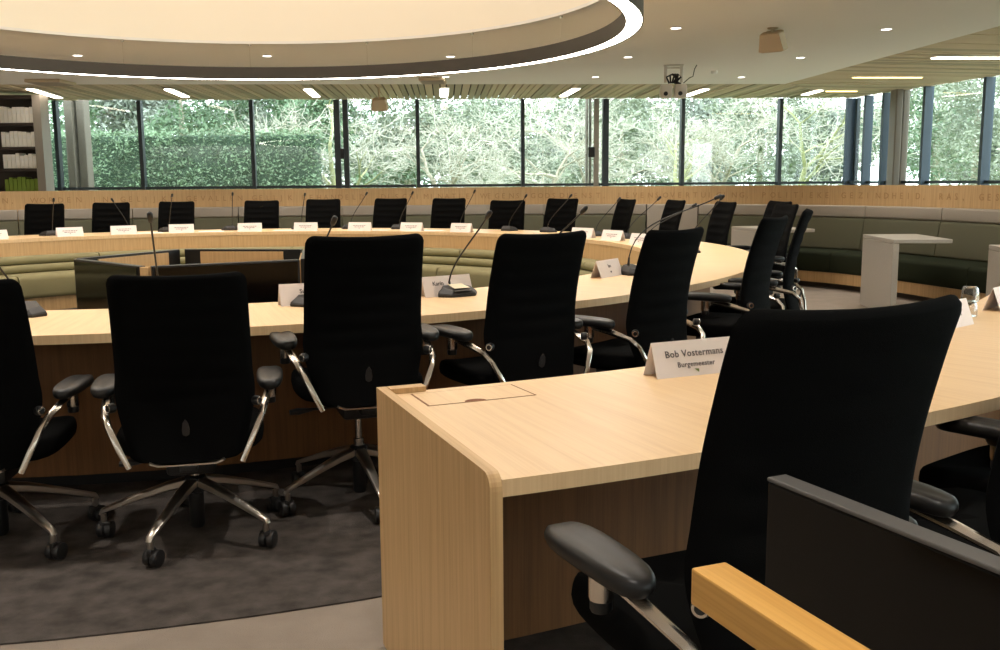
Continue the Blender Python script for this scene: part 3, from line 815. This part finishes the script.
# ------------------------------------------------------------------ tumblers
for i, lab in enumerate(('lower clear glass tumbler of the upside-down stack on the head desk','upper clear glass tumbler of the upside-down stack on the head desk')):
    x, y = pol(47.2, 6.02)
    m = MB(); m.lathe([(.0335,0),(.0350,.0015),(.0350,.022),(.0325,.045),(.0285,.059),(.024,.062),(.020,.0615),(.0195,.058),(.0265,.055),(.0300,.043),(.0325,.022),(.0325,.0015)], 28)
    tag(m.build('tumbler', M_tumbler, smooth=40, at=(x+i*.003,y,.7405+i*.0625)), lab, 'glass', 'tumblers on the head desk')

# ------------------------------------------------------------------ desk microphones
def mic(x, y, rz, tip, label, bend=.0, label_card=False):
    t = tag(empty('desk_microphone', (x,y,.7405), rz), label, 'microphone', 'gooseneck microphones on the tables')
    m = MB()
    o0 = [(-.115,-.02),(-.072,-.075),(.072,-.075),(.115,-.02),(.065,.07),(-.065,.07)]
    loops = [[(px*1.0,py*1.0,0) for px, py in o0], [(px*1.02,py*1.02,.010) for px, py in o0], [(px*.98,py*.98,.017+.010*(py+.06)/.12) for px, py in o0], [(px*.72,py*.72,.036+.022*(py+.06)/.12) for px, py in o0]]
    m.loft(loops); m.build('base', M_micb, t, smooth=20)
    m = MB(); m.bar([(-.05,-.062,.030),(.05,-.062,.030)], .016, .004); m.build('button_strip', M_medge, t)
    if label_card:
        m = MB(); m.add([(-.038,-.05,.041),(.055,-.05,.041),(.048,.03,.057),(-.034,.03,.057),(-.038,-.05,.0425),(.055,-.05,.0425),(.048,.03,.0585),(-.034,.03,.0585)], [(0,3,2,1),(4,5,6,7),(0,1,5,4),(1,2,6,5),(2,3,7,6),(3,0,4,7)]); m.build('sticker', M_cream_label, t)
    # neck in world direction -> local
    tp = Matrix.Rotation(-rz,4,'Z') @ Vector((tip[0]-x, tip[1]-y, 0)); tz = tip[2]-.7405
    p0 = Vector((-.02,.03,.05)); p3 = Vector((tp.x,tp.y,tz)); dirv = (p3-p0)
    p1 = p0+Vector((0,0,1))*dirv.length*(.18+bend); p2 = p0+dirv*.62+Vector((0,0,bend*.2))
    pts = []
    for k in range(15):
        u = k/14; pts.append((1-u)**3*p0+3*(1-u)**2*u*p1+3*(1-u)*u*u*p2+u**3*p3)
    m = MB(); m.tube([p0-Vector((0,0,.012)), p0, p0+(pts[1]-p0)*.9], [.010,.009,.0065], 10); m.tube(pts, .0042, 8); nk = m.build('gooseneck', M_plastic, t, smooth=50)
    dv = (pts[-1]-pts[-2]).normalized()
    m = MB(); m.tube([p3-dv*.012, p3-dv*.008, p3+dv*.012, p3+dv*.034, p3+dv*.042], [.005,.0105,.013,.0125,.006], 10); m.build('capsule', M_plastic, nk, smooth=50)
mics = [  # (base image column, tip image point, far?, base radius, label)
 (50,(53.6,201),1,4.12,'leftmost thin microphone on the far side of the ring'),(127,(113,201),1,4.1,'microphone whose neck crosses the second far chair from the left'),(168,(172,196.5),1,4.14,'microphone whose neck crosses the third far chair from the left'),
 (231,(232.6,195),1,4.18,'microphone standing between the third and fourth far chairs from the left'),(300,(304.7,195.5),1,4.18,'microphone standing between the fourth and fifth far chairs from the left'),(350,(366,194.5),1,4.2,'microphone leaning right between the fifth and sixth far chairs from the left'),
 (399,(412,194),1,4.2,'microphone crossing the right edge of the sixth far chair from the left'),(460,(474,192.5),1,4.2,'microphone leaning right beside the seventh far chair from the left'),(509,(525.3,197),1,4.26,'microphone with visible base, left of the two above the third near chair'),
 (548,(569.8,197),1,4.26,'microphone with visible base, right of the two above the third near chair'),(597,(618,200.5),1,4.1,'microphone with faint neck left of the narrow-looking far chair'),(629,(658,199.5),1,4.1,'microphone leaning right between the narrow-looking chair and its right neighbour'),
 (650,(693,206),1,4.0,'microphone whose neck ends just right of the fourth near chair, lower of three'),
 (456,(487,217),0,3.90,'large microphone with cream sticker on its base, right of the second near chair'),(314,(333,223),0,3.86,'microphone rising behind the top edge of the chair beside the end panel'),(164,(150.5,220),0,3.86,'microphone rising above the top of the low-backed near chair'),
 (22,(-4,262),0,3.86,'microphone with only its base corner showing at the left edge of the table'),(532,(582,212),0,3.92,'microphone rising behind the right shoulder of the third near chair'),(634,(716,198),0,3.92,'microphone with curved neck bending behind the fourth near chair'),
 (690,(721,199),0,4.0,'microphone on the right part of the ring, doubled with the curved neck one')]
for bx, tipp, fr, r, lab in mics:
    x, y = on_line(bx, r, bool(fr)); th = ang_of(x, y)
    rz = R(th) + (0 if fr == 0 else 0)
    d_ = ray(*tipp); dep = y + (.28*cos(R(th)) if fr else -.0)          # far necks lean towards their chairs
    if not fr: dep = y - .22
    if bx in (634,): dep = y+.1
    tip = d_*(dep/d_.y) + Vector((0,0,H))
    mic(x, y, rz, tip, lab, bend=.25 if bx == 634 else .05, label_card=(bx == 456))
# loose sheets on the far table top
for i, (px, lab) in enumerate(((150,'white sheet of paper right of the second far name sign from the left'),(211,'white sheet of paper right of the third far name sign from the left'),(285,'white sheet of paper between the fourth and fifth far name signs'),(378,'white sheet of paper right of the far name sign behind the second near chair'),(432,'white sheet of paper left of the seventh far chair'))):
    x, y = on_line(px, 3.93); th = ang_of(x, y)
    m = MB()
    n_ = 6
    for q in range(n_): m.add([(-.105+.21*q/n_,-.148,.0006+.0004*abs(q-3)),(-.105+.21*(q+1)/n_,-.148,.0006+.0004*abs(q-2)),(-.105+.21*(q+1)/n_,.148,.0006+.0004*abs(q-2)),(-.105+.21*q/n_,.148,.0006+.0004*abs(q-3)),
                              (-.105+.21*q/n_,-.148,.0),(-.105+.21*(q+1)/n_,-.148,.0),(-.105+.21*(q+1)/n_,.148,.0),(-.105+.21*q/n_,.148,.0)], [(0,1,2,3),(7,6,5,4),(0,4,5,1),(2,6,7,3)])
    tag(m.build('paper_sheet', M_paper, at=(x,y,.7405)), lab, 'paper', 'papers on the far table').rotation_euler.z = R(th)+R(90)

# ------------------------------------------------------------------ ring light and other ceiling fixtures
t = tag(empty('ring_light', (CX,CY,2.51)), 'huge hanging ring light glowing white along its underside', 'lamp')
def rl(name, mt, r0, r1, z0, z1, n=180): m = MB(); m.arc(r0, r1, z0, z1, 0, 360, n, c=(0,0), full=True); return m.build(name, mt, t, smooth=30)
rl('inner_band', M_hoop, 3.462, 3.472, .0, .135); rl('outer_band', M_hoop, 3.59, 3.60, .0, .135)
rl('diffuser', M_led, 3.4725, 3.5895, .004, .012); rl('top_cover', M_hoop, 3.4725, 3.5895, .115, .125)
for k in range(16):
    a = 2*pi*(k+.3)/16
    m = MB(); m.tube([(3.53*cos(a),3.53*sin(a),.126),(3.53*cos(a),3.53*sin(a),.40)], .0012, 6); m.lathe([(.018,.385),(.018,.40)], 10, T(3.53*cos(a),3.53*sin(a),0)); m.build('suspension_wire', M_steel, t)

def downlight(x, y, label, power=92):
    t = tag(empty('downlight', (x,y,CEIL)), label, 'downlight', 'recessed downlights in the plaster ceiling')
    m = MB(); n = 24
    loops = [[(rr*cos(2*pi*k/n), rr*sin(2*pi*k/n), zz) for k in range(n)] for rr, zz in ((.052,-.001),(.062,-.006),(.070,-.001),(.060,.0))]
    m.loft(loops, cap=False, closed=True); m.build('trim_ring', M_downtrim, t, smooth=40)
    m = MB(); m.lathe([(.051,-.004),(.051,-.0015)], 20); m.build('lens', M_down, t)
    l = bpy.data.lights.new('downlight_lamp', 'SPOT'); l.energy = power; l.color = (1,.93,.84); l.spot_size = R(104); l.spot_blend = .7; l.shadow_soft_size = .05
    lo = bpy.data.objects.new('downlight_lamp', l); col.objects.link(lo); lo.parent = t; lo.location = (0,0,-.012)
def inside_plaster(x, y):
    def side(a, b): return (b[0]-a[0])*(y-a[1])-(b[1]-a[1])*(x-a[0])
    return side(PL, PC) < -.3 and side(PC, PE) < -.3 and y > -3.6 and x > -11.5
names = {(0,0):'downlight in the middle row, right of the ring light\'s edge',(-1,0):'downlight seen above the hoop of the ring light, right one of three',(-2,0):'downlight seen above the hoop of the ring light, middle one of three',(-3,0):'downlight seen above the hoop of the ring light, left one of three',
         (1,0):'downlight in the middle row, right of the hanging projector',(0,1):'faint downlight left of the projector in the farthest row',(1,1):'faint downlight right of the projector in the farthest row',(0,-1):'downlight nearest beyond the right rim of the ring light',(1,-1):'downlight near the diagonal ceiling edge at upper right'}
for i in range(-5, 4):
    for j in range(-6, 2):
        x = 1.70+2.31*i-.19*j; y = 13.07+.20*i+2.41*j
        if not inside_plaster(x, y) or hypot(x-CX, y-CY) < 3.95: continue
        vis = names.get((i,j))
        lab = vis or 'recessed downlight in the plaster ceiling outside the photo'
        downlight(x, y, lab)

# tube lights in the slats
tub = [((-7.76,16.5),(-8.05,18.3),M_tube,'leftmost tube light in the slatted ceiling, above the bookcase'),((-5.55,16.72),(-5.73,18.3),M_tube,'second tube light from the left in the slatted ceiling'),((-3.24,16.91),(-3.37,18.5),M_tube,'third tube light from the left in the slatted ceiling'),
       ((-.92,17.0),(-1.02,18.7),M_tube,'fourth tube light from the left, next to the hanging speaker'),((1.36,17.2),(1.21,18.8),M_tube,'fifth tube light from the left in the slatted ceiling'),((3.66,17.5),(3.56,18.9),M_tube,'sixth tube light from the left, right of the projector'),((5.8,17.9),(5.8,18.9),M_tube,'tube light in the far right corner of the slatted ceiling'),
       ((5.95,18.13),(6.57,18.19),M_tubey,'short yellowish tube light in the far right corner'),((5.58,15.75),(6.75,15.85),M_tubey,'long yellowish tube light near the right windows'),((5.75,13.3),(6.95,13.4),M_tube,'bright tube light at the upper right edge of the photo')]
for a, b, mt, lab in tub:
    t = tag(empty('tube_light', (a[0],a[1],CEIL)), lab, 'lamp', 'tube lights in the slatted ceiling')
    dx, dy = b[0]-a[0], b[1]-a[1]; ln = hypot(dx, dy); Mt = Matrix.Rotation(atan2(dy,dx),4,'Z')
    ends = lambda r_: [(ln-r_+r_*cos(R(q)), r_*sin(R(q))) for q in range(-90,91,15)] + [(r_+r_*cos(R(q)), r_*sin(R(q))) for q in range(90,271,15)]
    wv = .05 if mt is M_tubey else .08
    m = MB(); m.prism(ends(wv+.012), -.012, .0055, Mt); m.build('housing', M_downtrim, t)
    m = MB(); m.prism([(p[0]*(ln-.03)/ln+.015, p[1]*.85) for p in ends(wv)], -.022, -.0125, Mt); m.build('diffuser', mt, t)
# ceiling speakers
def speaker(x, y, rz, label, z=CEIL, s=1.0, stem=.06):
    t = tag(empty('ceiling_speaker', (x,y,z), R(rz)), label, 'speaker', 'loudspeakers under the ceiling')
    Mt = Matrix.Rotation(R(18),4,'X') @ Matrix.Scale(s,4)
    m = MB(); m.loft([[(-.13,-.11,-.30),(.13,-.11,-.30),(.15,.0,-.30),(.12,.10,-.30),(-.12,.10,-.30),(-.15,0,-.30)], [(-.17,-.13,-.28),(.17,-.13,-.28),(.19,.0,-.28),(.13,.12,-.28),(-.13,.12,-.28),(-.19,0,-.28)],
                      [(-.13,-.15,-.06),(.13,-.15,-.06),(.16,-.02,-.06),(.11,.10,-.06),(-.11,.10,-.06),(-.16,-.02,-.06)], [(-.10,-.12,-.045),(.10,-.12,-.045),(.13,-.02,-.045),(.09,.08,-.045),(-.09,.08,-.045),(-.13,-.02,-.045)]], M=Matrix.Translation((0,0,-stem+.03)) @ Mt)
    m.build('cabinet', M_speaker, t)
    m = MB(); m.lathe([(.05,-.012),(.06,0)], 16); m.tube([(0,0,-.01),(0,0,-.02-stem)], .018, 10); m.build('mount', M_speaker, t, smooth=40)
speaker(2.93,10.71,-35,'beige loudspeaker hanging under the plaster ceiling at upper right',CEIL,.8,.03)
speaker(-2.02,16.9,0,'pale loudspeaker hanging low in front of the middle window bay',CEIL,.8,.17)
for x, y, w_, lab in ((-6.9,15.4,.27,'flat beige ceiling speaker below the ring light at far left'),(-1.02,15.6,.20,'flat beige ceiling speaker below the ring light near the fourth tube light')):
    t = tag(empty('ceiling_speaker', (x,y,CEIL)), lab, 'speaker', 'flat ceiling speakers')
    MB().rbox(-w_,w_,-.3,.3,-.05,-.001,.012).build('cabinet', M_speaker, t)
    MB().rbox(-w_+.03,w_-.03,-.26,.26,-.056,-.0505,.002).build('grille', M_greyfab, t)
# projector-like twin device on a bracket
t = tag(empty('ceiling_device', (2.46,14.0,CEIL), R(-6)), 'white twin-eyed device on a bracket below the ceiling, with black cables', 'projector')
m = MB(); m.rbox(-.14,.14,-.06,.06,-.012,0,.004); 
for x in (-.13,.09): m.rbox(x,x+.04,-.02,.02,-.24,-.011,.004)
m.rbox(-.13,.13,-.02,.02,-.05,-.03,.004); br_ = m.build('bracket', M_projw, t)
for x in (-.10,.10):
    m = MB(); m.rbox(x-.085,x+.085,-.12,.16,-.45,-.27,.03); q = m.build('head', M_projw, t, smooth=40)
    m = MB(); m.lathe([(.030,0),(.030,.012)], 14, Matrix.Translation((x-.01,-.121,-.40)) @ Matrix.Rotation(R(90),4,'X')); m.build('lens', M_plastic, q)
m = MB()
for k in range(5): m.tube([(-.06+.02*k,-.03,-.25),(-.10+.05*k,-.07,-.17+.02*(k%2)),(-.02+.02*k,-.05,-.13),(.05,-.02,-.20-.01*k),(.02+.02*k,-.04,-.26)], .014, 6)
m.build('cable_bundle', M_plastic, t, smooth=50)
m = MB(); m.tube([(.14,0,-.25),(.22,0,-.18),(.27,0,-.16),(.29,0,-.06),(.32,0,-.005)], .007, 6); m.build('cable', M_plastic, t, smooth=50)
m = MB(); m.lathe([(.02,-.045),(.045,-.04),(.05,-.01),(.05,0)], 18); tag(m.build('smoke_detector', M_downtrim, at=(3.2,14.79,CEIL), smooth=40), 'small round smoke detector right of the twin-eyed ceiling device', 'smoke detector')

# ------------------------------------------------------------------ garden outside
m = MB(); m.add([(-60,19.5,-.25),(60,19.5,-.25),(60,90,-.25),(-60,90,-.25)], [(0,1,2,3)]); m.add([(8.2,-5,-.25),(60,-5,-.25),(60,19.5,-.25),(8.2,19.5,-.25)], [(0,1,2,3)])
struct(m.build('floor_lawn', M_grass))
def leaf_blob(mm, c, rad, n, size, rnd, flat=None):
    """scatter small leaf quads near the surface of an ellipsoid"""
    for _ in range(n):
        v = Vector((rnd.gauss(0,1), rnd.gauss(0,1), rnd.gauss(0,1))).normalized(); k = rnd.uniform(.72,1.05)
        k *= 1+.18*noise.noise(v*2.3+Vector(c))
        p = Vector((c[0]+v.x*rad[0]*k, c[1]+v.y*rad[1]*k, c[2]+v.z*rad[2]*k))
        leaf(mm, p, size, rnd)
def leaf(mm, p, size, rnd):
    d1 = Vector((rnd.gauss(0,1), rnd.gauss(0,1), rnd.gauss(0,1)*.7)).normalized(); d2 = d1.cross(Vector((rnd.gauss(0,1), rnd.gauss(0,1), rnd.gauss(0,1)))).normalized()
    s_ = size*rnd.uniform(.6,1.3); a = d1*s_; b = d2*s_*.45
    mm.add([p-a, p+b*.9, p+a, p-b*.9], [(0,1,2,3)])
rnd = random.Random(3)
# clipped hedge
def hedge(x0, x1, y, h, label, seed):
    rn_ = random.Random(seed)
    t = tag(empty('hedge', ((x0+x1)/2, y, -.25)), label, 'hedge')
    core = MB(); core.rbox(x0-(x0+x1)/2+.12, x1-(x0+x1)/2-.12, .12, .9, 0, h-.1, .1, 2); core.build('stems', M_hedge, t)
    m = MB()
    for _ in range(int((x1-x0)*h*620)):
        x = rn_.uniform(x0,x1)-(x0+x1)/2; z = rn_.uniform(0,h); yy = .02+.16*noise.noise(Vector((x*1.7,z*1.7,seed)))+rn_.uniform(-.08,.12)
        leaf(m, Vector((x,yy,z)), 0.045, rn_)
    for _ in range(int((x1-x0)*260)):
        leaf(m, Vector((rn_.uniform(x0,x1)-(x0+x1)/2, rn_.uniform(0,1), h-.05+.12*noise.noise(Vector((x0+rn_.random()*9,2,seed)))+rn_.uniform(-.1,.1))), .055, rn_)
    m.build('foliage', M_leaf1, t)
hedge(-11.8,-4.2,23.2,2.8,'clipped green hedge outside the left window bays',1)
# leafy trees behind
def leafy(x, y, h, r, label, mt, seed, n=11000, size=.085):
    rn_ = random.Random(seed); t = tag(empty('tree', (x,y,-.25)), label, 'tree', 'trees in the garden')
    m = MB(); m.tube([(0,0,0),(.05,0,h*.3),(.0,.05,h*.7)], [.18,.14,.05], 8); m.build('trunk', M_bark, t, smooth=60)
    m = MB()
    for k in range(9):
        a = rn_.uniform(0,2*pi); q = rn_.uniform(0,.75); zz = rn_.uniform(.3,.95)
        leaf_blob(m, (cos(a)*q*r, sin(a)*q*r, h*zz), (r*.55, r*.5, h*.18), n//9, size, rn_)
    m.build('foliage', mt, t)
trees_l = [(-13.5,29,7.5,2.6,'evergreen tree above the hedge at far left',M_leaf2),(-9.6,30,6.0,2.3,'evergreen tree behind the hedge, second window bay',M_leaf2),(-6.4,31,6.8,2.2,'dark evergreen behind the hedge end',M_leaf2),
           (-3.2,34,4.7,2.4,'pale green tree outside the middle bays, left one',M_leaf3),(.4,36,4.6,2.6,'pale green tree outside the middle bays, right one',M_leaf3),(4.6,37,5.2,2.7,'pale green bush tree behind the bare branches right of the double post',M_leaf3),
           (9.0,34,6.4,2.6,'green bush tree outside the last rear bay',M_leaf3),(11.6,24,4.6,1.9,'leafy shrub outside the right hand windows, nearer one',M_leaf3),(12.6,28.5,5.0,2.0,'leafy shrub outside the right hand windows, farther one',M_leaf2),(-18,34,8,3,'tall evergreen at the outer left of the garden',M_leaf2)]
for i, a in enumerate(trees_l): leafy(*a, seed=20+i, size=.06 if a[0] > 11 else .085)
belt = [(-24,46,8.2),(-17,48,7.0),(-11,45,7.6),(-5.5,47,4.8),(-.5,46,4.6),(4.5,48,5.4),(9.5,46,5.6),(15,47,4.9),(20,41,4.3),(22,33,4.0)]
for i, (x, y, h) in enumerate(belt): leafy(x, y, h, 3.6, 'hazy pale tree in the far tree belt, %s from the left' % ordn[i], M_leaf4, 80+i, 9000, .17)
# low green undergrowth
for i, (x, y, rx, h, lab) in enumerate(((-2.6,25.5,1.5,1.9,'low green shrub outside left of the middle bays'),(.7,27,1.8,1.7,'low green shrub outside the middle bay'),(4.2,27.5,1.9,1.6,'low green shrub right of the double window post'),(8.3,27,1.7,1.6,'low green shrub outside the last rear bay'))):
    t = tag(empty('shrub', (x,y,-.25)), lab, 'shrub', 'low shrubs in the garden'); m = MB(); leaf_blob(m, (0,0,h*.5), (rx,.8,h*.55), 1700, .08, random.Random(60+i)); m.build('foliage', M_leaf3 if i % 2 else M_leaf2, t)
    m = MB()
    for k in range(5): m.tube([(0,0,0),(rx*.3*cos(k*1.3),.3*sin(k*1.3),h*.4),(rx*.6*cos(k*1.3),.5*sin(k*1.3),h*.8)], [.03,.02,.008], 5)
    m.build('stems', M_bark, t)
# bare trees: recursive branching, one mesh per tree
def bare(x, y, h, label, seed, mt=M_bark, lean=0, spread=.75, depth=5, r0=.11, trunkh=.32):
    rn_ = random.Random(seed); t = tag(empty('bare_tree', (x,y,-.25)), label, 'tree', 'bare trees in the garden'); m = MB(); tw = MB()
    def grow(p, d, ln, r, lv):
        pts = [p]; q = p; dd = d
        for _ in range(3):
            dd = (dd+Vector((rn_.gauss(0,.16), rn_.gauss(0,.16), rn_.gauss(0,.10)))).normalized(); q = q+dd*ln/3; pts.append(q)
        (m if lv > 2 else tw).tube(pts, [r, r*.85, r*.7, r*.55], 6 if lv > 3 else 3)
        if lv == 0: return
        for _ in range(4 if lv > 1 else 4):
            k = rn_.choice([1,2,3,3]); ax = Vector((rn_.gauss(0,1), rn_.gauss(0,1), rn_.gauss(0,.6))).normalized()
            nd_ = (dd*(1-spread*.55)+ax*spread).normalized(); nd_.z += .12
            grow(pts[k], nd_.normalized(), ln*rn_.uniform(.58,.82), max(.0085, r*.52), lv-1)
    grow(Vector((0,0,0)), Vector((lean,0,1)).normalized(), h*trunkh, r0, depth)
    m.build('trunk', mt, t, smooth=60); tw.build('twigs', M_twig, t)
bl = [(-4.1,24.6,6.5,'mossy forked bare tree right of the hedge',M_barkg,.0),(-1.2,25.0,5.2,'pale bare tree outside the bay with the hanging speaker',M_bark,-.2),(.9,26.2,5.6,'pale bare tree outside the middle bay',M_bark,.15),(2.6,29,6.4,'dark trunked bare tree left of the double window post',M_bark,0),
      (3.9,25.5,4.8,'low branching bare tree right of the double window post',M_barkg,.3),(6.2,27.2,5.8,'bare tree behind the projector bay',M_bark,-.1),(8.0,26.5,6.2,'mossy bare tree in the last rear bay',M_barkg,.05),(-7.8,27,5.8,'thin bare tree rising behind the hedge',M_bark,.1)]
for i, (x, y, h, lab, mt, ln) in enumerate(bl): bare(x, y, h, lab, 100+i, mt, ln)

# ------------------------------------------------------------------ light
w = bpy.data.worlds.new('World'); scene.world = w; w.use_nodes = True; nt = w.node_tree; bg = nt.nodes['Background']
bg.inputs['Color'].default_value = (.86,.95,1.0,1); bg.inputs['Strength'].default_value = 4.0
vs_ = scene.view_settings; vs_.view_transform = 'Standard'; vs_.look = 'None'; vs_.gamma = 1; vs_.use_curve_mapping = False; vs_.exposure = .64
